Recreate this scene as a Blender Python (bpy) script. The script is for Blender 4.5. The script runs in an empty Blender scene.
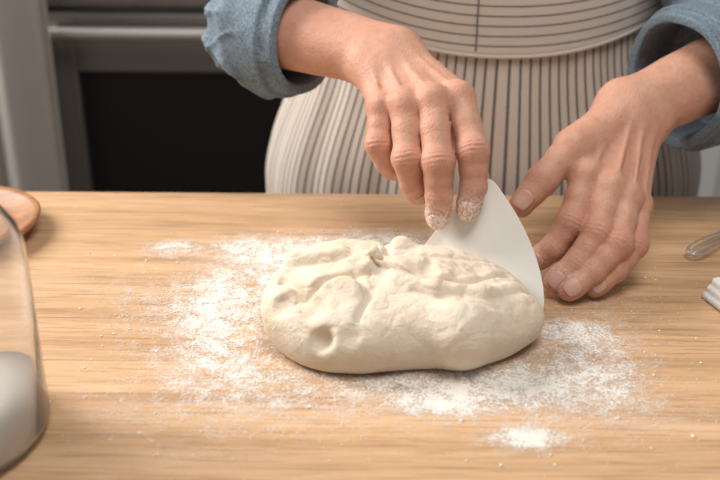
import bpy, math, random
import numpy as np
from mathutils import Vector, Matrix, noise as mnoise
random.seed(4); rng=np.random.default_rng(7)
T=0.90
scene=bpy.context.scene
try: scene.view_settings.view_transform='Standard'
except Exception: pass

# ------------------------------------------------------------------ helpers
def link(o,parent=None):
    scene.collection.objects.link(o)
    if parent is not None: o.parent=parent
    return o
def empty(name):
    e=bpy.data.objects.new(name,None); e.empty_display_size=.05; return link(e)
def mk(name,verts,faces,mat=None,parent=None,smooth=True,dz=T):
    me=bpy.data.meshes.new(name)
    v=np.asarray(verts,dtype=float).copy(); v[:,2]+=dz
    me.from_pydata(v.tolist(),[],[list(map(int,f)) for f in faces])
    me.validate(); me.update()
    if smooth:
        me.polygons.foreach_set('use_smooth',[True]*len(me.polygons))
    o=bpy.data.objects.new(name,me)
    if mat:
        for m in (mat if isinstance(mat,(list,tuple)) else [mat]): me.materials.append(m)
    return link(o,parent)
def box(name,lo,hi,mat,parent=None,bev=0.0,dz=T,seg=2):
    x0,y0,z0=lo;x1,y1,z1=hi
    v=[(x0,y0,z0),(x1,y0,z0),(x1,y1,z0),(x0,y1,z0),(x0,y0,z1),(x1,y0,z1),(x1,y1,z1),(x0,y1,z1)]
    f=[(0,3,2,1),(4,5,6,7),(0,1,5,4),(1,2,6,5),(2,3,7,6),(3,0,4,7)]
    o=mk(name,v,f,mat,parent,smooth=False,dz=dz)
    if bev>0:
        b=o.modifiers.new('bev','BEVEL'); b.width=bev; b.segments=seg; b.limit_method='ANGLE'
    return o
def lathe(name,prof,center,mat,parent=None,n=96,closed=False,dz=T):
    cx,cy,cz=center; vs=[];fs=[]
    m=len(prof)
    for i in range(n):
        a=2*math.pi*i/n
        for r,z in prof: vs.append((cx+r*math.cos(a),cy+r*math.sin(a),cz+z))
    for i in range(n):
        j=(i+1)%n
        for k in range(m-1): fs.append((i*m+k,j*m+k,j*m+k+1,i*m+k+1))
    o=mk(name,vs,fs,mat,parent,dz=dz)
    return o
def tube(name,pts,r,mat,parent=None,cyclic=False,dz=T):
    cu=bpy.data.curves.new(name,'CURVE'); cu.dimensions='3D'; cu.bevel_depth=r; cu.bevel_resolution=4; cu.use_fill_caps=True
    sp=cu.splines.new('NURBS' if len(pts)>3 else 'POLY'); sp.points.add(len(pts)-1)
    for p,q in zip(sp.points,pts): p.co=(q[0],q[1],q[2]+dz,1)
    if len(pts)>3: sp.order_u=3; sp.use_endpoint_u=True
    sp.use_cyclic_u=cyclic
    cu.materials.append(mat)
    tmp=bpy.data.objects.new(name+'_c',cu); scene.collection.objects.link(tmp)
    dg=bpy.context.evaluated_depsgraph_get(); dg.update()
    me=bpy.data.meshes.new_from_object(tmp.evaluated_get(dg)); me.name=name
    bpy.data.objects.remove(tmp)
    me.polygons.foreach_set('use_smooth',[True]*len(me.polygons))
    o=bpy.data.objects.new(name,me); return link(o,parent)

# ------------------------------------------------------------------ node helpers
class M:
    def __init__(s,name):
        s.m=bpy.data.materials.new(name); s.m.use_nodes=True; s.nt=s.m.node_tree
        s.b=s.nt.nodes['Principled BSDF']; s.out=s.nt.nodes['Material Output']
    def n(s,t,**k):
        nd=s.nt.nodes.new(t)
        for a,b in k.items(): setattr(nd,a,b)
        return nd
    def l(s,a,b): s.nt.links.new(a,b)
    def coord(s,scale=(1,1,1),kind='Object',rot=(0,0,0)):
        tc=s.n('ShaderNodeTexCoord'); mp=s.n('ShaderNodeMapping')
        mp.inputs['Scale'].default_value=scale; mp.inputs['Rotation'].default_value=rot
        s.l(tc.outputs[kind],mp.inputs['Vector']); return mp.outputs['Vector']
    def noise(s,vec,scale,detail=4,rough=.5,dist=0):
        nd=s.n('ShaderNodeTexNoise'); nd.inputs['Scale'].default_value=scale; nd.inputs['Detail'].default_value=detail
        nd.inputs['Roughness'].default_value=rough; nd.inputs['Distortion'].default_value=dist
        if vec is not None: s.l(vec,nd.inputs['Vector'])
        return nd.outputs['Fac']
    def ramp(s,fac,stops):
        r=s.n('ShaderNodeValToRGB'); e=r.color_ramp.elements
        while len(e)<len(stops): e.new(.5)
        for i,(p,c) in enumerate(stops):
            e[i].position=p; e[i].color=(c[0],c[1],c[2],1) if isinstance(c,(tuple,list)) else (c,c,c,1)
        s.l(fac,r.inputs['Fac']); return r.outputs['Color']
    def mix(s,fac,a,b,mode='MIX'):
        x=s.n('ShaderNodeMix',data_type='RGBA',blend_type=mode)
        for i,v in ((0,fac),(6,a),(7,b)):
            if isinstance(v,(int,float)): x.inputs[i].default_value=v
            elif isinstance(v,(tuple,list)): x.inputs[i].default_value=(*v[:3],1)
            else: s.l(v,x.inputs[i])
        return x.outputs[2]
    def math(s,op,a,b=None,clamp=False):
        x=s.n('ShaderNodeMath',operation=op); x.use_clamp=clamp
        for i,v in ((0,a),(1,b)):
            if v is None: continue
            if isinstance(v,(int,float)): x.inputs[i].default_value=v
            else: s.l(v,x.inputs[i])
        return x.outputs[0]
    def attr(s,name):
        a=s.n('ShaderNodeAttribute'); a.attribute_name=name; return a.outputs['Fac']
    def bump(s,h,strength=.3,dist=.001,prev=None):
        b=s.n('ShaderNodeBump'); b.inputs['Strength'].default_value=strength; b.inputs['Distance'].default_value=dist
        s.l(h,b.inputs['Height'])
        if prev is not None: s.l(prev,b.inputs['Normal'])
        s.l(b.outputs['Normal'],s.b.inputs['Normal']); return b.outputs['Normal']
    def col(s,c):
        if isinstance(c,(tuple,list)): s.b.inputs['Base Color'].default_value=(*c[:3],1)
        else: s.l(c,s.b.inputs['Base Color'])
    def set(s,**k):
        for a,v in k.items():
            a=a.replace('_',' ')
            if a in s.b.inputs:
                if isinstance(v,(int,float,tuple)): s.b.inputs[a].default_value=v
                else: s.l(v,s.b.inputs[a])
def simple(name,c,rough=.5,metal=0,nscale=30,var=.08,bump=.1):
    m=M(name); v=m.coord(); f=m.noise(v,nscale)
    m.col(m.mix(f,tuple(x*(1-var) for x in c),tuple(min(1,x*(1+var)) for x in c)))
    m.set(Roughness=rough,Metallic=metal)
    if bump: m.bump(f,bump,.001)
    return m.m

# ------------------------------------------------------------------ materials
def wood_mat(name,dark,mid,light,plank=.11):
    m=M(name)
    v=m.coord((.9,15,15)); v2=m.coord((9,260,60)); v3=m.coord((.5,3.5,1)); v4=m.coord((2.0,60,20))
    f1=m.noise(v,1.6,6,.55,.8); f2=m.noise(v2,1.5,3,.6); f3=m.noise(v3,1.5,2); f4=m.noise(v4,1.4,4,.6,.5)
    c=m.ramp(f1,[(.26,dark),(.46,mid),(.72,light)])
    fine=m.ramp(f2,[(.38,.55),(.50,1.0)])
    c=m.mix(.65,c,fine,'MULTIPLY')
    c=m.mix(.65,c,m.ramp(f4,[(.34,.72),(.55,1.02)]),'MULTIPLY')
    tc=m.n('ShaderNodeTexCoord'); sx=m.n('ShaderNodeSeparateXYZ'); m.l(tc.outputs['Object'],sx.inputs[0])
    py=m.math('FLOOR',m.math('DIVIDE',m.math('ADD',sx.outputs[1],.035),plank))
    wn=m.n('ShaderNodeTexWhiteNoise',noise_dimensions='1D'); m.l(py,wn.inputs['W'])
    pv=m.ramp(wn.outputs['Value'],[(0,.90),(1,1.05)])
    c=m.mix(.8,c,pv,'MULTIPLY')
    c=m.mix(.35,c,m.ramp(f3,[(.3,.82),(.7,1.1)]),'MULTIPLY')
    m.col(c); m.set(Roughness=m.math('ADD',m.math('MULTIPLY',f2,.15),.38))
    m.bump(f2,.15,.0008)
    return m.m
oak=wood_mat('oak',(.44,.25,.125),(.60,.365,.195),(.71,.465,.275))
darkwood=wood_mat('cherry_wood',(.26,.11,.045),(.38,.17,.07),(.46,.23,.10),.4)

m=M('dough'); v=m.coord(); f=m.noise(v,38,5,.6); g=m.noise(v,420,3,.6); p=m.noise(v,14,3); r_=m.noise(v,110,5,.65,.6)
c=m.mix(f,(.68,.55,.405),(.79,.68,.54))
c=m.mix(m.math('MULTIPLY',m.ramp(p,[(.46,0.0),(.62,1.0)]),.45),c,(.82,.75,.64))
c=m.mix(m.math('MULTIPLY',m.ramp(r_,[(.60,0.0),(.68,1.0)]),.28),c,(.60,.46,.31))
m.col(c); m.set(Roughness=.68,Subsurface_Weight=.12,Subsurface_Scale=.004,Specular_IOR_Level=.3)
m.b.inputs['Subsurface Radius'].default_value=(1,.65,.35)
n1=m.bump(f,.4,.003); n1=m.bump(r_,.6,.0028,n1); m.bump(g,.5,.0009,n1); dough_m=m.m

m=M('skin'); v=m.coord(); f=m.noise(v,45,4); g=m.noise(v,380,4,.7); mo=m.noise(v,150,4,.65)
vo=m.n('ShaderNodeTexVoronoi'); vo.inputs['Scale'].default_value=560; m.l(m.coord((1,1,.6),rot=(.4,.3,0)),vo.inputs['Vector'])
c=m.mix(f,(.54,.285,.185),(.67,.395,.28))
c=m.mix(m.math('MULTIPLY',m.attr('red'),.72),c,(.55,.20,.14))
c=m.mix(m.ramp(mo,[(.38,.30),(.55,0.0)]),c,(.46,.20,.13))
c=m.mix(m.math('MULTIPLY',m.math('MULTIPLY',m.attr('flour'),m.ramp(g,[(.42,0.0),(.56,1.0)])),.85),c,(.80,.72,.66))
m.col(c); m.set(Roughness=.54,Subsurface_Weight=.10,Subsurface_Scale=.003,Specular_IOR_Level=.38)
m.b.inputs['Subsurface Radius'].default_value=(1,.35,.2)
n1=m.bump(vo.outputs['Distance'],.5,.0006); n1=m.bump(mo,.35,.001,n1); m.bump(f,.3,.002,n1); skin=m.m
m=M('nail'); v=m.coord(); g=m.noise(v,500,3,.6)
m.col(m.mix(g,(.60,.34,.26),(.66,.41,.32))); m.set(Roughness=.36); nail_m=m.m
m=M('floury_nail'); v=m.coord(); g=m.noise(v,380,3,.6)
m.col(m.mix(m.ramp(g,[(.40,0.0),(.55,1.0)]),(.62,.36,.28),(.80,.71,.65))); m.set(Roughness=.6); nail_f=m.m

m=M('denim'); v=m.coord(); f=m.noise(v,22,5,.6); wv=m.coord((1,1,1),rot=(.3,.5,.7))
w=m.n('ShaderNodeTexWave'); w.inputs['Scale'].default_value=200; w.inputs['Distortion'].default_value=3; m.l(wv,w.inputs['Vector'])
g=m.noise(v,420,4,.75)
c=m.mix(f,(.085,.13,.175),(.15,.20,.25))
c=m.mix(m.ramp(g,[(.40,0.0),(.66,.75)]),c,(.30,.355,.40))
m.col(c); m.set(Roughness=.9,Specular_IOR_Level=.2); n1=m.bump(w.outputs['Fac'],.2,.0006); m.bump(g,.5,.0012,n1); denim=m.m

def stripes(name,wd,dark):
    m=M(name); uv=m.n('ShaderNodeUVMap'); uv.uv_map='UVMap'; sx=m.n('ShaderNodeSeparateXYZ'); m.l(uv.outputs[0],sx.inputs[0])
    fr=m.math('FRACT',sx.outputs[0]); tri=m.math('ABSOLUTE',m.math('SUBTRACT',fr,.5))
    v=m.coord(); g=m.noise(v,500,2)
    st=m.math('MULTIPLY',m.math('SUBTRACT',m.math('ADD',wd,m.math('MULTIPLY',m.math('SUBTRACT',g,.5),.10)),tri),14,True)
    c=m.mix(m.math('MULTIPLY',st,.93),(.66,.585,.51),dark)
    m.col(c); m.set(Roughness=.9,Specular_IOR_Level=.2); m.bump(g,.3,.0006); return m.m
cotton=stripes('striped_cotton',.155,(.11,.09,.088)); cotton_band=stripes('striped_cotton_band',.125,(.16,.13,.12))
cream=simple('cream_cotton',(.58,.51,.44),.9,0,200)

plastic=simple('white_plastic',(.82,.80,.745),.36,0,60,.02,.02)
steel=simple('stainless_steel',(.30,.28,.26),.36,.8,3,.05,.02)
steel_l=simple('brushed_handle',(.66,.63,.59),.3,.75,3,.05,.02)
blackglass=simple('oven_glass',(.006,.005,.005),.4,0,3,.05,0)
black=simple('black_enamel',(.02,.02,.02),.4,0,5,.05,0)
whitep=simple('cabinet_paint',(.62,.61,.59),.5,0,5,.02,.02)
wallm=simple('wall_paint',(.55,.53,.50),.9,0,60,.02,.05)
curt=simple('linen_curtain',(.42,.385,.35),.9,0,200,.1,.3)
towel_m=simple('white_linen',(.66,.65,.64),.9,0,300,.05,.4)
hair_m=simple('brown_hair',(.10,.05,.025),.6,0,300,.4,.5)
trous=simple('dark_trousers',(.04,.045,.06),.9,0,200,.1,.2)
shoe=simple('shoe_leather',(.05,.04,.035),.5,0,50,.1,.1)
eye_m=simple('eye',(.6,.6,.6),.2,0,5,.02,0)
stone=simple('counter_stone',(.50,.49,.47),.35,0,40,.15,.02)
floor_m=wood_mat('floor_wood',(.10,.06,.035),(.16,.10,.06),(.22,.14,.085),.12)
m=M('flour'); m.col((.82,.78,.72)); m.set(Roughness=.95); flour_m=m.m
m=M('flour_film'); v=m.coord(); g=m.noise(v,420,3,.8); g2=m.noise(v,75,5,.7,.5)
a=m.math('ADD',m.math('MULTIPLY',g,1.1),m.math('MULTIPLY',g2,1.0))
a=m.math('MULTIPLY',m.math('SUBTRACT',m.math('ADD',a,m.math('MULTIPLY',m.attr('dens'),.33)),1.205),2.7,True)
m.col((.82,.77,.70)); m.set(Roughness=.95,Specular_IOR_Level=.1,Alpha=m.math('MULTIPLY',a,m.math('MULTIPLY',m.attr('dens'),.9,True))); film_m=m.m
m=M('clear_glass'); m.col((.97,.97,.96)); m.set(Roughness=.02,Transmission_Weight=.95,IOR=1.28); glass=m.m

# ------------------------------------------------------------------ SDF engine
def A(*p): return np.array(p,dtype=float)
def cap(P,a,b,ra,rb):
    a=np.asarray(a,float);b=np.asarray(b,float);ab=b-a
    t=np.clip(((P-a)@ab)/(ab@ab),0,1)
    return np.linalg.norm(P-a-t[:,None]*ab,axis=1)-(ra+(rb-ra)*t)
def sph(P,c,r): return np.linalg.norm(P-np.asarray(c),axis=1)-r
def ell(P,c,r):
    r=np.asarray(r,float); q=(P-np.asarray(c))/r; k0=np.linalg.norm(q,axis=1); k1=np.linalg.norm(q/r,axis=1)
    return k0*(k0-1)/np.maximum(k1,1e-6)
def smin(a,b,k):
    h=np.maximum(k-np.abs(a-b),0)/k; return np.minimum(a,b)-h*h*k*.25
def smax(a,b,k): return -smin(-a,-b,k)
def wob(P,s,ph=0):
    x,y,z=P[:,0]*s+ph,P[:,1]*s-ph,P[:,2]*s+2*ph
    return (np.sin(x+1.7*np.sin(y*.8))*np.sin(y*1.1+1.3*np.sin(z*.9+1))+np.sin(z*1.2+1.5*np.sin(x*.7+2)))*.5
def feval(f,P):
    out=np.empty(len(P))
    for i in range(0,len(P),300000): out[i:i+300000]=f(P[i:i+300000])
    return out
def sdf(f,lo,hi,st,C=4,marg=1.5):
    lo=np.asarray(lo,float);hi=np.asarray(hi,float)
    n=np.ceil((hi-lo)/(st*C)).astype(int)+1; N=n*C
    ax=[lo[i]+(np.arange(n[i])*C+(C-1)/2)*st for i in range(3)]
    G=np.stack(np.meshgrid(*ax,indexing='ij'),-1).reshape(-1,3)
    Fc=feval(f,G).reshape(n)
    V=Fc.repeat(C,0).repeat(C,1).repeat(C,2)
    mk_=(np.abs(Fc)<st*(C*.9+2)*marg).repeat(C,0).repeat(C,1).repeat(C,2)
    I=np.argwhere(mk_); V[mk_]=feval(f,lo+I*st)
    ins=V<0
    s=np.zeros(N-1,int)
    for dx in (0,1):
        for dy in (0,1):
            for dz in (0,1): s+=ins[dx:N[0]-1+dx,dy:N[1]-1+dy,dz:N[2]-1+dz]
    act=(s>0)&(s<8); cells=np.argwhere(act)
    idx=-np.ones(N-1,int); idx[act]=np.arange(len(cells))
    cor=[(i,j,k) for i in (0,1) for j in (0,1) for k in (0,1)]
    cv={c:V[cells[:,0]+c[0],cells[:,1]+c[1],cells[:,2]+c[2]] for c in cor}
    acc=np.zeros((len(cells),3));cnt=np.zeros(len(cells))
    for c in cor:
        for a in range(3):
            if c[a]==0:
                d=list(c);d[a]=1;d=tuple(d); va,vb=cv[c],cv[d]; cr=(va<0)!=(vb<0)
                t=np.where(cr,va/np.where(cr,va-vb,1),0); p=np.array(c,float)[None,:].repeat(len(cells),0); p[:,a]+=t
                acc[cr]+=p[cr];cnt[cr]+=1
    P=lo+(cells+acc/cnt[:,None])*st
    F=[]
    for a in range(3):
        b,c=(a+1)%3,(a+2)%3
        sl0=[slice(None)]*3;sl1=[slice(None)]*3; sl0[a]=slice(0,N[a]-1);sl1[a]=slice(1,N[a])
        i0=ins[tuple(sl0)]; i1=ins[tuple(sl1)]
        E=np.argwhere(i0!=i1); E=E[(E[:,b]>=1)&(E[:,c]>=1)&(E[:,b]<N[b]-1)&(E[:,c]<N[c]-1)]
        inn=i0[E[:,0],E[:,1],E[:,2]]
        q=[]
        for ob,oc in ((-1,-1),(0,-1),(0,0),(-1,0)):
            e=E.copy(); e[:,b]+=ob; e[:,c]+=oc; q.append(idx[e[:,0],e[:,1],e[:,2]])
        q=np.stack(q,1); q=np.where(inn[:,None],q,q[:,::-1]); F.append(q)
    F=np.concatenate(F)
    P=proj(f,P,st,3)
    return P,F
def grad(f,P,e):
    g=np.empty_like(P)
    for a in range(3):
        d=np.zeros(3);d[a]=e; g[:,a]=(feval(f,P+d)-feval(f,P-d))/(2*e)
    return g
def proj(f,P,st,it=3,off=0.0):
    for _ in range(it):
        g=grad(f,P,st*.3); v=feval(f,P)-off
        stp=v[:,None]*g/np.maximum((g*g).sum(1),.05)[:,None]
        L=np.linalg.norm(stp,axis=1); stp*=np.minimum(1,st*.7/np.maximum(L,1e-9))[:,None]
        P=P-stp
    return P
def add_attr(o,name,vals):
    a=o.data.attributes.new(name,'FLOAT','POINT'); a.data.foreach_set('value',np.asarray(vals,dtype=np.float32))

# ------------------------------------------------------------------ room
floor=box('floor',(-3,-1.2,-.95),(3,2.6,-.90),floor_m)
wall=box('wall_back',(-3,2.5,-.90),(3,2.6,1.7),wallm)

# ------------------------------------------------------------------ table
tb=empty('wooden_table')
box('table_top',(-1.0,.12,-.038),(1.05,1.021,0),oak,tb,.0035,seg=3)
box('apron_rail_back',(-.92,.93,-.13),(.97,.955,-.038),oak,tb,.002)
box('apron_rail_front',(-.92,.19,-.13),(.97,.215,-.038),oak,tb,.002)
box('apron_rail_left',(-.945,.2,-.13),(-.92,.94,-.038),oak,tb,.002)
box('apron_rail_right',(.97,.2,-.13),(.995,.94,-.038),oak,tb,.002)
for i,(x,y) in enumerate([(-.96,.16),(.945,.16),(-.96,.91),(.945,.91)]):
    box(f'leg_{i+1}',(x,y,-.90),(x+.065,y+.065,-.038),oak,tb,.004)

# ------------------------------------------------------------------ range / oven
ov=empty('kitchen_range'); Y0=1.72
box('oven_body',(-.60,Y0+.02,-.84),(.165,2.32,.05),steel,ov,.004)
box('control_panel',(-.60,Y0-.005,.045),(.165,Y0+.03,.155),steel,ov,.005)
box('cooktop',(-.60,Y0+.03,.05),(.165,2.32,.075),black,ov,.004)
for i,x in enumerate([-.50,-.36,-.22,-.08,.06]):
    k=lathe(f'knob_{i+1}',[(0,0),(.02,0),(.022,.004),(.018,.028),(0,.03)],(0,0,0),steel_l,ov,32,dz=0)
    k.rotation_euler=(math.radians(90),0,0); k.location=(x,Y0-.005,T+.10)
box('oven_door_frame_left',(-.59,Y0-.02,-.70),(-.497,Y0+.02,.035),steel,ov,.003)
box('oven_door_frame_right',(.06,Y0-.02,-.70),(.155,Y0+.02,.035),steel,ov,.003)
box('oven_door_frame_top',(-.497,Y0-.02,-.066),(.06,Y0+.02,.035),steel,ov,.003)
box('oven_door_frame_bottom',(-.497,Y0-.02,-.70),(.06,Y0+.02,-.52),steel,ov,.003)
box('oven_window',(-.50,Y0-.008,-.53),(.065,Y0+.015,-.06),blackglass,ov)
tube('door_handle',[(-.55,Y0-.06,.012),(.13,Y0-.06,.012)],.011,steel_l,ov)
for i,x in enumerate((-.53,.10)):
    tube(f'handle_post_{i+1}',[(x,Y0-.06,.012),(x,Y0-.02,.012)],.009,steel_l,ov)
box('warming_drawer',(-.59,Y0-.015,-.84),(.155,Y0+.02,-.715),steel,ov,.003)
for i,x in enumerate((-.56,.12)):
    for j,y in enumerate((1.78,2.26)):
        box(f'foot_{i*2+j+1}',(x-.02,y-.02,-.90),(x+.02,y+.02,-.84),black,ov)
for i,(x,y) in enumerate([(-.42,1.88),(-.05,1.88),(-.42,2.16),(-.05,2.16)]):
    tube(f'burner_grate_{i+1}',[(x+.08*math.cos(t),y+.08*math.sin(t),.085) for t in np.linspace(0,2*math.pi,13)[:-1]],.006,black,ov,True)

kc=empty('kitchen_cabinet')
box('cabinet_carcass',(.18,Y0+.02,-.90),(1.9,2.48,-.01),whitep,kc,.002)
box('countertop',(.175,Y0-.02,-.01),(1.92,2.485,.03),stone,kc,.004)
for i in range(3):
    x=.2+i*.56
    box(f'cabinet_door_{i+1}',(x,Y0,-.82),(x+.53,Y0+.02,-.04),whitep,kc,.003)
    box(f'door_panel_{i+1}',(x+.07,Y0-.006,-.75),(x+.46,Y0+.002,-.11),whitep,kc,.003)
    tube(f'pull_{i+1}',[(x+.05,Y0-.03,-.25),(x+.05,Y0-.03,-.12)],.005,steel_l,kc)

# curtain
vs=[];fs=[];nx,nz=160,40
for j in range(nz+1):
    for i in range(nx+1):
        u=i/nx;w=j/nz; z=-.88+w*2.3
        x=-1.22+u*(.70+.03*w); y=1.575+.028*math.sin(u*46+.6*math.sin(w*3))+.012*math.sin(u*19+2)
        vs.append((x,y,z))
for j in range(nz):
    for i in range(nx):
        a=j*(nx+1)+i; fs.append((a,a+1,a+nx+2,a+nx+1))
cu=mk('linen_curtain',vs,fs,curt); so=cu.modifiers.new('s','SOLIDIFY'); so.thickness=.003
rod=tube('curtain_rod',[(-1.3,1.575,1.43),(-.45,1.575,1.43)],.012,steel,None)
rod.parent=cu

# ------------------------------------------------------------------ dough
def polyd(P,pts):
    best=None
    for a,b in zip(pts[:-1],pts[1:]):
        a=A(*a);b=A(*b);ab=b-a
        t=np.clip(((P[:,:2]-a[:2])@ab[:2])/(ab[:2]@ab[:2]),0,1)
        dd=np.linalg.norm(P[:,:2]-a[:2]-t[:,None]*ab[:2],axis=1)
        best=dd if best is None else np.minimum(best,dd)
    return best
def dough_f(P0):
    P=P0*A(1,1,.96)+A(-.0015,.0095,0)
    P=P+np.stack([.0028*wob(P,40,4),.0028*wob(P,36,7),.001*wob(P,50,9)],1)
    d=ell(P,(-.001,.745,.018),(.085,.084,.043))
    d=smin(d,ell(P,(.066,.748,.015),(.080,.078,.038)),.02)
    d=smin(d,ell(P,(-.016,.778,.032),(.050,.036,.026)),.010)
    d=smin(d,ell(P,(.056,.778,.032),(.046,.032,.019)),.008)
    # rolled front edge of the fold
    d=smin(d,cap(P,(.015,.702,.027),(.078,.685,.027),.022,.026),.006)
    d=smin(d,cap(P,(.078,.685,.027),(.128,.722,.020),.026,.021),.008)
    d=smin(d,cap(P,(-.056,.715,.026),(-.015,.688,.022),.022,.022),.010)
    # lifted lips and lumps
    for a,b,ra,rb in (((-.052,.765,.048),(-.020,.754,.057),.013,.011),((-.020,.754,.057),(.002,.736,.058),.011,.009),
                      ((.014,.762,.053),(.034,.788,.050),.010,.011),((-.036,.722,.050),(-.006,.712,.051),.009,.010),
                      ((.026,.724,.053),(.060,.708,.050),.010,.009),((.060,.708,.050),(.100,.711,.046),.009,.008),((.100,.711,.046),(.128,.740,.036),.008,.006),
                      ((-.064,.742,.042),(-.054,.718,.040),.010,.009)):
        d=smin(d,cap(P,a,b,ra,rb),.0055)
    # small torn peak
    d=smin(d,cap(P,(-.002,.748,.060),(.009,.740,.073),.009,.0035),.005)
    d=smin(d,cap(P,(.009,.740,.073),(.020,.728,.064),.0035,.005),.004)
    # dimples
    for c,r in (((-.050,.700,.053),.012),((-.030,.670,.030),.008),((-.064,.700,.043),.009),((-.040,.690,.048),.009),
                ((.014,.724,.067),.008),((-.03,.738,.069),.010),((.052,.738,.066),.014),((.1,.75,.062),.015),((-.008,.664,.040),.007),((.010,.757,.070),.006),((.085,.732,.058),.009)):
        d=smax(d,-sph(P,c,r),.007)
    top=1/(1+np.exp(-(P[:,2]-.030)/.004))
    for pts,dep,wd in (([(.020,.742,0),(.05,.727,0),(.09,.731,0),(.125,.760,0)],.0060,.0032),
                  ([(.004,.728,0),(-.02,.724,0),(-.046,.708,0),(-.066,.73,0)],.0045,.0028),
                  ([(.02,.76,0),(.022,.79,0),(.012,.82,0)],.0045,.0035),
                  ([(-.07,.755,0),(-.04,.748,0),(-.012,.745,0)],.0028,.0028),
                  ([(-.010,.728,0),(.004,.70,0),(-.004,.680,0)],.0045,.0028),
                  ([(.04,.705,0),(.075,.690,0),(.11,.695,0)],.0014,.003),
                  ([(.045,.76,0),(.075,.765,0),(.11,.775,0)],.0018,.003)):
        d=d+dep*np.exp(-(polyd(P,pts)/wd)**2)*top
    rg=1-np.abs(wob(P0,75,5)); rg2=1-np.abs(wob(P0,150,8)); flat=np.exp(-(((P[:,0]-.06)/.055)**2+((P[:,1]-.755)/.035)**2))
    d=d+.0007*wob(P,70,1)+.0004*wob(P,190,2)-top*.0008*(rg**3-.3)+top*.0008*(rg2**6-.2)+top*(.0003+.0008*flat)*wob(P,330,3)
    d=smax(d,-(P0[:,2]-.0005),.004)
    return d
P,F=sdf(dough_f,(-.115,.62,-.01),(.185,.86,.095),.0014)
dough=mk('bread_dough',P,F,dough_m)

# ------------------------------------------------------------------ scraper
o0=A(.069,.810,.047); e1=A(.087,-.060,-.047); U=e1/np.linalg.norm(e1); e2=A(.044,.015,.050)
Nn=np.cross(e1,e2); Nn/=np.linalg.norm(Nn); W=np.cross(Nn,U)
ctrl=[(-.003,-.030),(-.005,.0),(-.003,.035),(-.001,.060),(.003,.069),(.011,.071),(.028,.066),(.050,.0575),(.072,.046),(.091,.033),(.106,.019),(.114,.008),(.1175,.0005),(.1160,-.003),(.09,-.004),(.05,-.014),(.01,-.029)]
def catmull(c,n=8):
    r=[];m=len(c)
    for i in range(m):
        p0,p1,p2,p3=[np.array(c[(i+k)%m]) for k in (-1,0,1,2)]
        for j in range(n):
            t=j/n; r.append(.5*((2*p1)+(-p0+p2)*t+(2*p0-5*p1+4*p2-p3)*t*t+(-p0+3*p1-3*p2+p3)*t**3))
    return r
oc=catmull(ctrl)
vs=[o0+U*a+W*b+Nn*.0011 for a,b in oc]+[o0+U*a+W*b-Nn*.0011 for a,b in oc]
n=len(oc); fs=[list(range(n)),list(range(2*n-1,n-1,-1))]+[(i,i+n,(i+1)%n+n,(i+1)%n) for i in range(n)]
sc=mk('dough_scraper',vs,fs,plastic,smooth=False)
b=sc.modifiers.new('b','BEVEL'); b.width=.0007;b.segments=2

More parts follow.
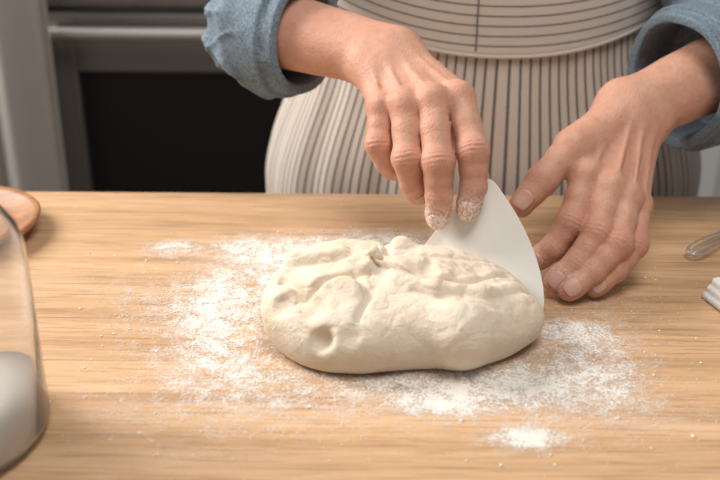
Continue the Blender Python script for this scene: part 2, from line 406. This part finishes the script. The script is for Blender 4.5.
# ------------------------------------------------------------------ hands
baker=empty('baker')
def build_hand(name,wrist,elbow,fingers,radii,thumb,trad,dorsal,lo,hi,flour_amt,wr=.0205,nails=True):
    D=A(*dorsal);D/=np.linalg.norm(D); wrist=A(*wrist); elbow=A(*elbow)
    fingers=[[A(*j) for j in f] for f in fingers]; thumb=[A(*j) for j in thumb]
    across=fingers[-1][0]-fingers[0][0]; across/=np.linalg.norm(across)
    fax=(elbow-wrist)/np.linalg.norm(elbow-wrist); ac2=across-fax*(across@fax); ac2/=np.linalg.norm(ac2)
    def f(P):
        fg=None
        for J,R in zip(fingers,radii):
            d=None
            for i in range(len(J)-1):
                mid=(J[i]+J[i+1])/2; rm=(R[i]+R[i+1])/2*.965
                s=smin(cap(P,J[i],mid,R[i],rm),cap(P,mid,J[i+1],rm,R[i+1]),.003); d=s if d is None else smin(d,s,.004)
            d=smin(d,sph(P,J[1]+D*.0010,R[1]*1.01),.005)
            ax=(J[3]-J[2]);ax/=np.linalg.norm(ax); pd=D-ax*(D@ax)
            d=smin(d,sph(P,J[3]-ax*.006-pd*.001,R[3]*1.08),.005)
            for jn,lam,am in ((1,.0042,.00036),(2,.0036,.00028)):
                ax=(J[jn+1]-J[jn-1]);ax/=np.linalg.norm(ax); q=(P-J[jn]); s=q@ax; dm=np.clip((q@D)/R[jn],0,1)
                s=s+.0006*wob(P,300,2)
                d=d+am*np.cos(2*np.pi*s/lam)*np.exp(-(s/.006)**2)*dm*(np.abs(d)<.004)
            fg=d if fg is None else np.minimum(fg,d)
        pm=None
        for k,(J,R) in enumerate(zip(fingers,radii)):
            w=wrist+across*(-.016+.0105*k)
            s=cap(P,w,J[0]-D*.003,.0165,R[0]*.98); s2=cap(P,w-D*.006,J[0]-D*.009,.015,R[0]*.9)
            s=smin(s,s2,.006); s=smin(s,sph(P,J[0]+D*.0028,R[0]*.98),.004)
            s=smin(s,cap(P,w+D*.0154,J[0]+D*.0126,.0018,.0020),.0034)
            pm=s if pm is None else smin(pm,s,.007)
        th=None
        for i in range(len(thumb)-1):
            mid=(thumb[i]+thumb[i+1])/2; rm=(trad[i]+trad[i+1])/2*.95
            s=smin(cap(P,thumb[i],mid,trad[i],rm),cap(P,mid,thumb[i+1],rm,trad[i+1]),.003); th=s if th is None else smin(th,s,.005)
        pm=smin(pm,cap(P,wrist-across*.010-D*.006,thumb[1],.017,trad[1]),.012)
        pm=smin(pm,cap(P,(thumb[0]+thumb[1])/2,(fingers[0][0]*.75+wrist*.25)-D*.004,.010,.009),.014)
        fa=None
        for sg in (-1,1):
            s=cap(P,wrist+ac2*sg*.0095,elbow+ac2*sg*.010,wr,.034); fa=s if fa is None else smin(fa,s,.02)
        fa=smin(fa,sph(P,wrist+ac2*.022+D*.006+fax*.012,.009),.014)
        fa=smin(fa,cap(P,wrist+D*(wr-.003)-ac2*.004,(wrist+elbow)/2+D*.020,.003,.003),.008)
        pm=smin(pm,fa,.022)
        pm=smin(pm,th,.008)
        r=smin(fg,pm,.006)
        return r+.0005*wob(P,120,3)
    P,F=sdf(f,lo,hi,.0014)
    o=mk(name,P,F,skin,baker)
    red=np.zeros(len(P));fl=np.zeros(len(P))
    for J,R in zip(fingers,radii):
        for k,a in ((0,.6),(1,.85),(2,.5),(3,.75)):
            dd=np.linalg.norm(P-J[k]-D*.006,axis=1); red=np.maximum(red,a*np.exp(-(dd/.014)**2))
    for J,a in zip(fingers,(1,1,.25,.1)):
        dd=np.linalg.norm(P-J[3],axis=1); fl=np.maximum(fl,a*np.clip(1.8-dd/.016,0,1))
    for k in (1,2,3):
        dd=np.linalg.norm(P-thumb[k],axis=1); red=np.maximum(red,.6*np.exp(-(dd/.016)**2))
    red=np.maximum(red,.25+.2*wob(P,60,2))
    add_attr(o,'red',red); add_attr(o,'flour',fl*flour_amt)
    if not nails: return o
    for i,(J,R) in enumerate(list(zip(fingers,radii))+[(thumb,trad)]):
        ax=J[-1]-J[-2];ax/=np.linalg.norm(ax); Dn=D if i<4 else D*.6+A(0,-.2,.6)
        n0=Dn-ax*(Dn@ax); n0/=np.linalg.norm(n0); sd=np.cross(ax,n0); r=R[-1]
        L=r*1.5;Wd=r*.66; vs=[];fs=[];nu,nv=12,12
        c0=J[-1]-ax*r*.30
        for b in range(nv+1):
            for a in range(nu+1):
                u=-1+2*a/nu;v=-1+2*b/nv
                uu=u*math.sqrt(1-.42*v*v); vv=v*math.sqrt(1-.35*u*u)
                vs.append(c0+ax*vv*L*.55+sd*uu*Wd+n0*r*math.sqrt(max(.15,1-(uu*.78)**2)))
        vs=proj(f,np.array(vs),.0016,8,.0001)
        for b in range(nv):
            for a in range(nu):
                q=b*(nu+1)+a; fs.append((q,q+1,q+nu+2,q+nu+1))
        nl=mk(f'{name}_nail_{i+1}',vs,fs,nail_f if (flour_amt>.6 and i<2) else nail_m,baker); so=nl.modifiers.new('s','SOLIDIFY'); so.thickness=.0006; so.offset=0
    return o
FR=[(.0142,.0134,.0118,.0098),(.0142,.0134,.0118,.0098),(.0136,.0126,.0110,.0094),(.0124,.0110,.0096,.0082)]
# person's right hand (holds the scraper)
build_hand('right_hand',(.025,.930,.180),(-.112,1.020,.190),
  [[(.087,.860,.163),(.098,.816,.129),(.0985,.807,.098),(.095,.8050,.077)],
   [(.063,.852,.163),(.067,.808,.122),(.0685,.803,.091),(.069,.806,.068)],
   [(.039,.855,.158),(.041,.820,.120),(.046,.822,.096),(.052,.832,.080)],
   [(.018,.865,.152),(.016,.842,.125),(.022,.845,.107),(.031,.853,.094)]],
  FR,[(.040,.925,.162),(.078,.905,.140),(.097,.880,.117),(.106,.842,.092)],(.018,.0155,.0135,.0115),
  (-.10,-.72,.68),(-.16,.77,.04),(.135,1.07,.25),1.0,.0220)
# person's left hand (cupping the dough)
build_hand('left_hand',(.262,.925,.130),(.425,1.025,.168),
  [[(.209,.858,.091),(.193,.828,.056),(.177,.820,.034),(.161,.822,.018)],
   [(.228,.846,.084),(.214,.812,.053),(.194,.796,.030),(.174,.790,.013)],
   [(.244,.842,.075),(.231,.803,.047),(.207,.788,.026),(.185,.779,.0115)],
   [(.257,.850,.065),(.249,.812,.041),(.230,.796,.023),(.210,.786,.010)]],
  FR,[(.238,.905,.122),(.198,.876,.112),(.168,.853,.088),(.148,.842,.066)],(.018,.0160,.0145,.0115),
  (.3,-.6,.74),(.12,.75,-.01),(.47,1.07,.22),.35,.0210)

# ------------------------------------------------------------------ body
cx=.155
def torsoP(P,k=1.6,cy=1.20):
    Q=P.copy(); Q[:,1]=(Q[:,1]-cy)*k; Q[:,0]-=cx; return Q
def legs_f(P):
    Q=torsoP(P,1.45)
    d=cap(Q,(-.06,0,.02),(.06,0,.02),.16,.16)
    for s in (-1,1):
        l=cap(P,(cx+s*.10,1.20,-.10),(cx+s*.11,1.19,-.45),.095,.062); l=smin(l,cap(P,(cx+s*.11,1.19,-.45),(cx+s*.11,1.21,-.85),.062,.05),.03)
        d=smin(d,l,.03)
    return d
P,F=sdf(legs_f,(-.15,1.0,-.92),(.46,1.4,.2),.010); mk('trousers',P,F,trous,baker)
for i,s in enumerate((-1,1)):
    def sh(P): 
        d=smin(ell(P,(cx+s*.115,1.12,-.865),(.045,.09,.04)),ell(P,(cx+s*.11,1.21,-.86),(.038,.055,.05)),.03)
        return smax(d,-(P[:,2]+.899),.006)
    P,F=sdf(sh,(cx+s*.115-.06,1.0,-.91),(cx+s*.115+.06,1.3,-.78),.006); mk(f'shoe_{i+1}',P,F,shoe,baker)
def head_f(P):
    c=A(cx,1.10,.70)
    d=ell(P,c+A(0,.01,.015),(.074,.092,.105)); d=smin(d,ell(P,c+A(0,-.035,-.055),(.052,.05,.055)),.03)
    d=smin(d,cap(P,c+A(0,-.085,.005),c+A(0,-.105,-.025),.009,.013),.012)
    d=smin(d,cap(P,c+A(-.02,-.083,-.062),c+A(.02,-.083,-.062),.006,.006),.008)
    for s in (-1,1):
        d=smin(d,ell(P,c+A(s*.076,.012,-.005),(.010,.018,.030)),.006)
        d=smax(d,-sph(P,c+A(s*.030,-.092,.016),.012),.012)
    d=smin(d,cap(P,c+A(0,.03,-.05),(cx,1.165,.46),.052,.06),.03)
    return d
P,F=sdf(head_f,(cx-.12,.95,.42),(cx+.12,1.26,.84),.005); mk('head',P,F,skin,baker)
def hair_f(P):
    c=A(cx,1.10,.70)
    d=ell(P,c+A(0,.022,.025),(.085,.100,.110)); d=smax(d,-ell(P,c+A(0,-.075,-.045),(.068,.062,.085)),.015)
    d=smax(d,-(P[:,2]-.63),.01)
    d=smin(d,sph(P,c+A(0,.125,.04),.038),.02)
    return d+.0015*wob(P,160)
P,F=sdf(hair_f,(cx-.12,.95,.58),(cx+.12,1.30,.86),.005); mk('hair',P,F,hair_m,baker)
for i,s in enumerate((-1,1)):
    def ef(P): return sph(P,(cx+s*.030,1.10-.078,.716),.0115)
    P,F=sdf(ef,(cx+s*.03-.02,1.0,.69),(cx+s*.03+.02,1.05,.74),.002); mk(f'eye_{i+1}',P,F,eye_m,baker)

# ------------------------------------------------------------------ shirt
shirt=empty('denim_shirt')
def shirt_f(P):
    Q=torsoP(P,1.55,1.20)
    d=cap(Q,(0,0,.06),(0,0,.20),.175,.160); d=smin(d,cap(Q,(-.02,-.0,.36),(.02,-.0,.36),.165,.165),.08)
    d=smin(d,cap(P,(cx-.14,1.185,.43),(cx+.14,1.185,.43),.062,.062),.05)
    d=smin(d,cap(P,(cx,1.175,.46),(cx,1.165,.50),.075,.062),.03)
    d=smax(d,-sph(P,(cx,1.145,.53),.062),.01)
    return d+.002*wob(P,45)
P,F=sdf(shirt_f,(-.15,1.0,-.14),(.47,1.4,.58),.007); mk('shirt_body',P,F,denim,shirt)
def sleeve(name,sh,el,cuff,re,rc,lo,hi,ph):
    sh,el,cuff=A(*sh),A(*el),A(*cuff); ax=(cuff-el);ax/=np.linalg.norm(ax)
    up=(sh-el)/np.linalg.norm(sh-el)
    def f(P):
        d=cap(P,sh,el,.058,re); d=smin(d,cap(P,el,cuff,re,rc),.03)
        q=P-cuff; s=q@ax; w=.0040*wob(P,48,ph)
        fold=1-np.abs(wob(P*A(1,1,1.3),42,ph+3)); w=w-.0065*(fold**4-.35)
        fold2=1-np.abs(wob(P,85,ph+5)); w=w-.0030*(fold2**4-.35)
        q2=(P-el)@up; w=w+.0025*np.sin(q2*130+3*wob(P,22,ph))*np.exp(-((q2-.03)/.07)**2)
        ring=.0035*np.sin(s*150+3*wob(P,18,ph))*np.exp(-((s+.06)/.04)**2)
        d=d+w+ring
        d=smax(d,s+.004,.003)
        rho=np.linalg.norm(q-s[:,None]*ax,axis=1)+.0035*wob(P,40,ph+1)
        s_=s+.004*wob(P,30,ph+4)
        for s0,L,rr,t in ((-.019,.019,rc+.003,.0036),(-.032,.016,rc+.008,.0042)):
            qx=np.abs(rho-rr)-t; qy=np.abs(s_-s0)-L
            bd=np.sqrt(np.maximum(qx,0)**2+np.maximum(qy,0)**2)+np.minimum(np.maximum(qx,qy),0)-.0015
            d=smin(d,bd,.002)
        inner=np.maximum(rho-(rc-.003),-(s+.055))
        d=smax(d,-inner,.003)
        return d
    P,F=sdf(f,lo,hi,.0024,marg=2.4); mk(name,P,F,denim,shirt)
sleeve('sleeve_right',(cx-.150,1.17,.43),(-.094,1.016,.182),(-.056,.988,.184),.056,.049,(-.24,.90,.08),(.05,1.26,.52),.5)
sleeve('sleeve_left',(cx+.165,1.17,.43),(.408,1.028,.150),(.314,.968,.146),.070,.059,(.21,.86,.03),(.53,1.26,.52),2.1)

# ------------------------------------------------------------------ apron
apron=empty('striped_apron')
def seamz(th):
    x=math.sin(th)*.21; return .150+.036*(x/.165)**2
def rad(z,th):
    t=min(1,max(0,(.17-z)/.22)); t=t*t*(3-2*t)
    return .214+.063*t, .132+.014*t
def strip(name,th0,th1,nth,nz,zf,off,uvf,fold=0,mat=cotton,thick=.002):
    vs=[];fs=[];uv=[]
    for j in range(nz+1):
        for i in range(nth+1):
            th=th0+(th1-th0)*i/nth; w=j/nz; z=zf(th,w); a,b=rad(z,th)
            dd=max(0,seamz(th)-z)
            fo=fold*min(1,dd/.10+.25)*(math.sin(th*17+.5)*.5+math.sin(th*31+1.2*math.sin(z*6))*.35+math.sin(th*7+2)*.6)
            r=off+fo
            sn,cs=math.sin(th),math.cos(th)
            x=cx+math.copysign(abs(sn)**.92,sn)*(a+r); y=1.20-math.copysign(abs(cs)**.85,cs)*(b+r)
            vs.append((x,y,z)); uv.append(uvf(th,z,w))
    for j in range(nz):
        for i in range(nth):
            q=j*(nth+1)+i; fs.append((q,q+nth+1,q+nth+2,q+1))
    o=mk(name,vs,fs,mat,apron); ul=o.data.uv_layers.new(name='UVMap')
    for lp in o.data.loops: ul.data[lp.index].uv=uv[lp.vertex_index]
    so=o.modifiers.new('s','SOLIDIFY'); so.thickness=thick; so.offset=0
    return o
strip('skirt',-1.95,1.95,360,90,lambda th,w: seamz(th)-w*.62,0,lambda th,z,w:(th*21.5,z),.0028)
strip('waistband',-2.0,2.0,260,24,lambda th,w: .262+(seamz(th)-.006-.262)*w,.0045,lambda th,z,w:((z-.15-(seamz(th)-.15)*.8)/.0108,th),.0,cotton_band)
strip('waist_seam',-2.0,2.0,260,3,lambda th,w: seamz(th)-.004-.004*w,.0055,lambda th,z,w:(.0,th),.0)
strip('bib',-.85,.85,120,30,lambda th,w: .255+.17*w,.003,lambda th,z,w:(th*21,z),0)
strip('placket_seam',-.123,-.117,3,20,lambda th,w: .26+(seamz(th)-.26)*w,.006,lambda th,z,w:(.5,z),0,cotton_band)
for i,s in enumerate((-1,1)):
    tube(f'neck_strap_{i+1}',[(cx+s*.10,1.075,.42),(cx+s*.09,1.08,.47),(cx+s*.085,1.13,.515),(cx+s*.07,1.20,.52),(cx,1.245,.52)],.006,cream,apron)

# ------------------------------------------------------------------ jar
jar=empty('glass_flour_jar'); jc=(-.302,.580,0)
R=.080
outer=[(0,.001),(R-.01,.001),(R-.003,.003),(R,.009),(R,.138),(R-.003,.151),(R-.012,.165),(R-.022,.176),(R-.025,.188),(R-.022,.192),(R-.022,.204)]
inner=[(r-.0020,z) for r,z in outer[4:][::-1]]+[(R-.0020,.010),(R-.006,.004),(0,.004)]
lathe('jar_glass',outer+inner,jc,glass,jar)
na=96; vs=[];fs=[]
for i in range(na):
    a=2*math.pi*i/na; top=.026+.016*math.cos(a+.5)+.003*math.sin(3*a)
    vs.append((jc[0],jc[1],.0045)); vs.append((jc[0]+(R-.008)*math.cos(a),jc[1]+(R-.008)*math.sin(a),.0046))
    vs.append((jc[0]+(R-.0028)*math.cos(a),jc[1]+(R-.0028)*math.sin(a),.0095)); vs.append((jc[0]+(R-.0028)*math.cos(a),jc[1]+(R-.0028)*math.sin(a),max(.0105,top)))
    vs.append((jc[0]+.05*math.cos(a),jc[1]+.05*math.sin(a),top*.6+.010)); vs.append((jc[0]+.02*math.cos(a),jc[1]+.02*math.sin(a),.026)); vs.append((jc[0],jc[1],.027))
for i in range(na):
    j=(i+1)%na
    for k in range(6): fs.append((i*7+k,j*7+k,j*7+k+1,i*7+k+1))
mk('flour_fill',vs,fs,flour_m,jar)
lathe('jar_lid',[(0,.208),(R-.017,.208),(R-.017,.196),(R-.013,.196),(R-.013,.212),(R-.017,.215),(0,.215)],jc,steel_l,jar)

# wooden plate
lathe('wooden_plate',[(0,.002),(.055,.002),(.060,0),(.066,.001),(.080,.013),(.083,.019),(.081,.021),(.075,.0185),(.062,.010),(.05,.0085),(0,.0085)],(-.405,.905,.0003),darkwood)

# towel
tw=empty('folded_kitchen_towel')
def towel_f(P):
    d=None
    for l in range(3):
        c=A(.418,.780,.005+.0062*l); q=P-c; a=.30; x=q[:,0]*math.cos(a)+q[:,1]*math.sin(a); y=-q[:,0]*math.sin(a)+q[:,1]*math.cos(a)
        z=q[:,2]+.002*np.sin(x*40+l)*np.sin(y*30)
        b=np.stack([np.abs(x)-(.100-.002*l),np.abs(y)-(.038-.002*l),np.abs(z)-.0008],1)
        s=np.linalg.norm(np.maximum(b,0),axis=1)+np.minimum(b.max(1),0)-.0030
        d=s if d is None else smin(d,s,.002)
    return smax(d,-(P[:,2]-.0004),.001)
P,F=sdf(towel_f,(.28,.66,-.004),(.56,.90,.05),.0022); mk('towel_layers',P,F,towel_m,tw)

# whisk
wk=empty('wire_whisk'); h0=A(.318,.862,.008); hd=A(.74,.67,.0); hd/=np.linalg.norm(hd); hs=A(-hd[1],hd[0],0)
for i in range(4):
    a=math.pi*i/4; pts=[]
    for t in np.linspace(0,1,17):
        r=.010*math.sin(2*math.pi*t)*1.0
        al=.11*(1-abs(1-2*t)**2.2); 
        q=h0+hd*(.11-al)+(hs*math.cos(a)+A(0,0,1)*math.sin(a)*.5)*r
        pts.append((q[0],q[1],max(.0015,q[2])))
    tube(f'wire_{i+1}',pts,.0006,steel_l,wk)
tube('whisk_handle',[tuple(h0+hd*.105),tuple(h0+hd*.13),tuple(h0+hd*.16),tuple(h0+hd*.205)],.008,steel_l,wk)

# ------------------------------------------------------------------ flour
fd=empty('flour_dusting')
clus=[(-.187,.880,.020,.014,1.1),(-.119,.891,.03,.02,.6),(-.030,.885,.05,.025,.9),(.05,.905,.05,.02,.9),(-.188,.785,.05,.04,.5),(-.12,.77,.03,.06,.7),
 (-.103,.690,.06,.05,.5),(.054,.640,.07,.022,.5),(.067,.620,.022,.010,.8),(.121,.580,.020,.010,1.3),(.178,.728,.025,.015,.7),(.177,.650,.05,.04,.55),
 (.10,.655,.05,.02,.5),(.194,.70,.035,.04,.5),(-.02,.62,.13,.05,.36),(.20,.60,.06,.04,.3),(0,.75,.23,.13,.28),(-.08,.84,.04,.035,.7),(.22,.79,.05,.05,.35),(-.15,.60,.07,.05,.28)]
def dens(x,y):
    d=0
    for a,b,sx_,sy_,w in clus: d=d+w*np.exp(-.5*(((x-a)/sx_)**2+((y-b)/sy_)**2))
    return d
gx=np.linspace(-.38,.42,201); gy=np.linspace(.50,1.0,126); X,Y=np.meshgrid(gx,gy); 
V=np.stack([X.ravel(),Y.ravel(),np.full(X.size,.0004)],1); nxg=len(gx)
Fq=[(j*nxg+i,j*nxg+i+1,(j+1)*nxg+i+1,(j+1)*nxg+i) for j in range(len(gy)-1) for i in range(nxg-1)]
fo=mk('flour_film',V,Fq,film_m,fd); add_attr(fo,'dens',dens(V[:,0],V[:,1]))
NS=80000; x=rng.uniform(-.36,.40,NS); y=rng.uniform(.50,.99,NS)
PN=np.stack([x,y,0*x],1); patch=np.clip(.6+1.0*wob(PN,60,1)*wob(PN,150,2)+.5*wob(PN,260,4),0.05,1.3)
keep=rng.uniform(0,1,NS)<np.clip(dens(x,y)*.13*patch,0,1)
x=x[keep];y=y[keep];n=len(x); r=np.clip(rng.lognormal(math.log(.00040),.62,n),.0002,.0024)
base=np.array([(1,0,0),(0,1,0),(-1,0,0),(0,-1,0),(0,0,1),(0,0,-.3)],float)
an=rng.uniform(0,6.28,n); st=rng.uniform(.7,1.4,(n,1,1))
B=np.repeat(base[None],n,0)*r[:,None,None]; B[:,:,0:1]*=st; B[:,:,2]*=.6
ca,sa=np.cos(an)[:,None],np.sin(an)[:,None]
VX=B[:,:,0]*ca-B[:,:,1]*sa+x[:,None]; VY=B[:,:,0]*sa+B[:,:,1]*ca+y[:,None]; VZ=B[:,:,2]+.0005
VV=np.stack([VX,VY,VZ],-1).reshape(-1,3)
fb=np.array([(0,1,4),(1,2,4),(2,3,4),(3,0,4),(1,0,5),(2,1,5),(3,2,5),(0,3,5)])
FF=(fb[None]+(np.arange(n)*6)[:,None,None]).reshape(-1,3)
mk('flour_grains',VV,FF,flour_m,fd,smooth=False)

# ------------------------------------------------------------------ lights
w=bpy.data.worlds.new('world'); scene.world=w; w.use_nodes=True
bg=w.node_tree.nodes['Background']; bg.inputs[0].default_value=(.98,.965,.95,1); bg.inputs[1].default_value=.25
def area(name,loc,target,size,power,col):
    l=bpy.data.lights.new(name,'AREA'); l.shape='RECTANGLE'; l.size=size[0]; l.size_y=size[1]; l.energy=power; l.color=col
    o=bpy.data.objects.new(name,l); o.location=(loc[0],loc[1],loc[2]+T); link(o)
    d=Vector(target)-Vector(loc); o.rotation_euler=d.to_track_quat('-Z','Y').to_euler(); return o
area('window_light',(-1.30,1.32,1.0),(0.05,.8,0),(.85,.85),48,(1,.965,.925))
area('overhead_fill',(.25,.45,1.6),(.1,.9,0),(.7,.7),16,(1,.965,.93))  # soft fill lamp added above the front right, no fixture of the room

cam=bpy.data.cameras.new('camera'); co=bpy.data.objects.new('camera',cam); link(co)
cam.lens=50; cam.sensor_width=36; cam.clip_start=.02
co.location=(0,0,T+.44); co.rotation_euler=(Matrix.Rotation(math.radians(64),3,'X')@Matrix.Rotation(math.radians(.45),3,'Z')).to_euler()
cam.dof.use_dof=True; cam.dof.focus_distance=.86; cam.dof.aperture_fstop=4.5
scene.camera=co
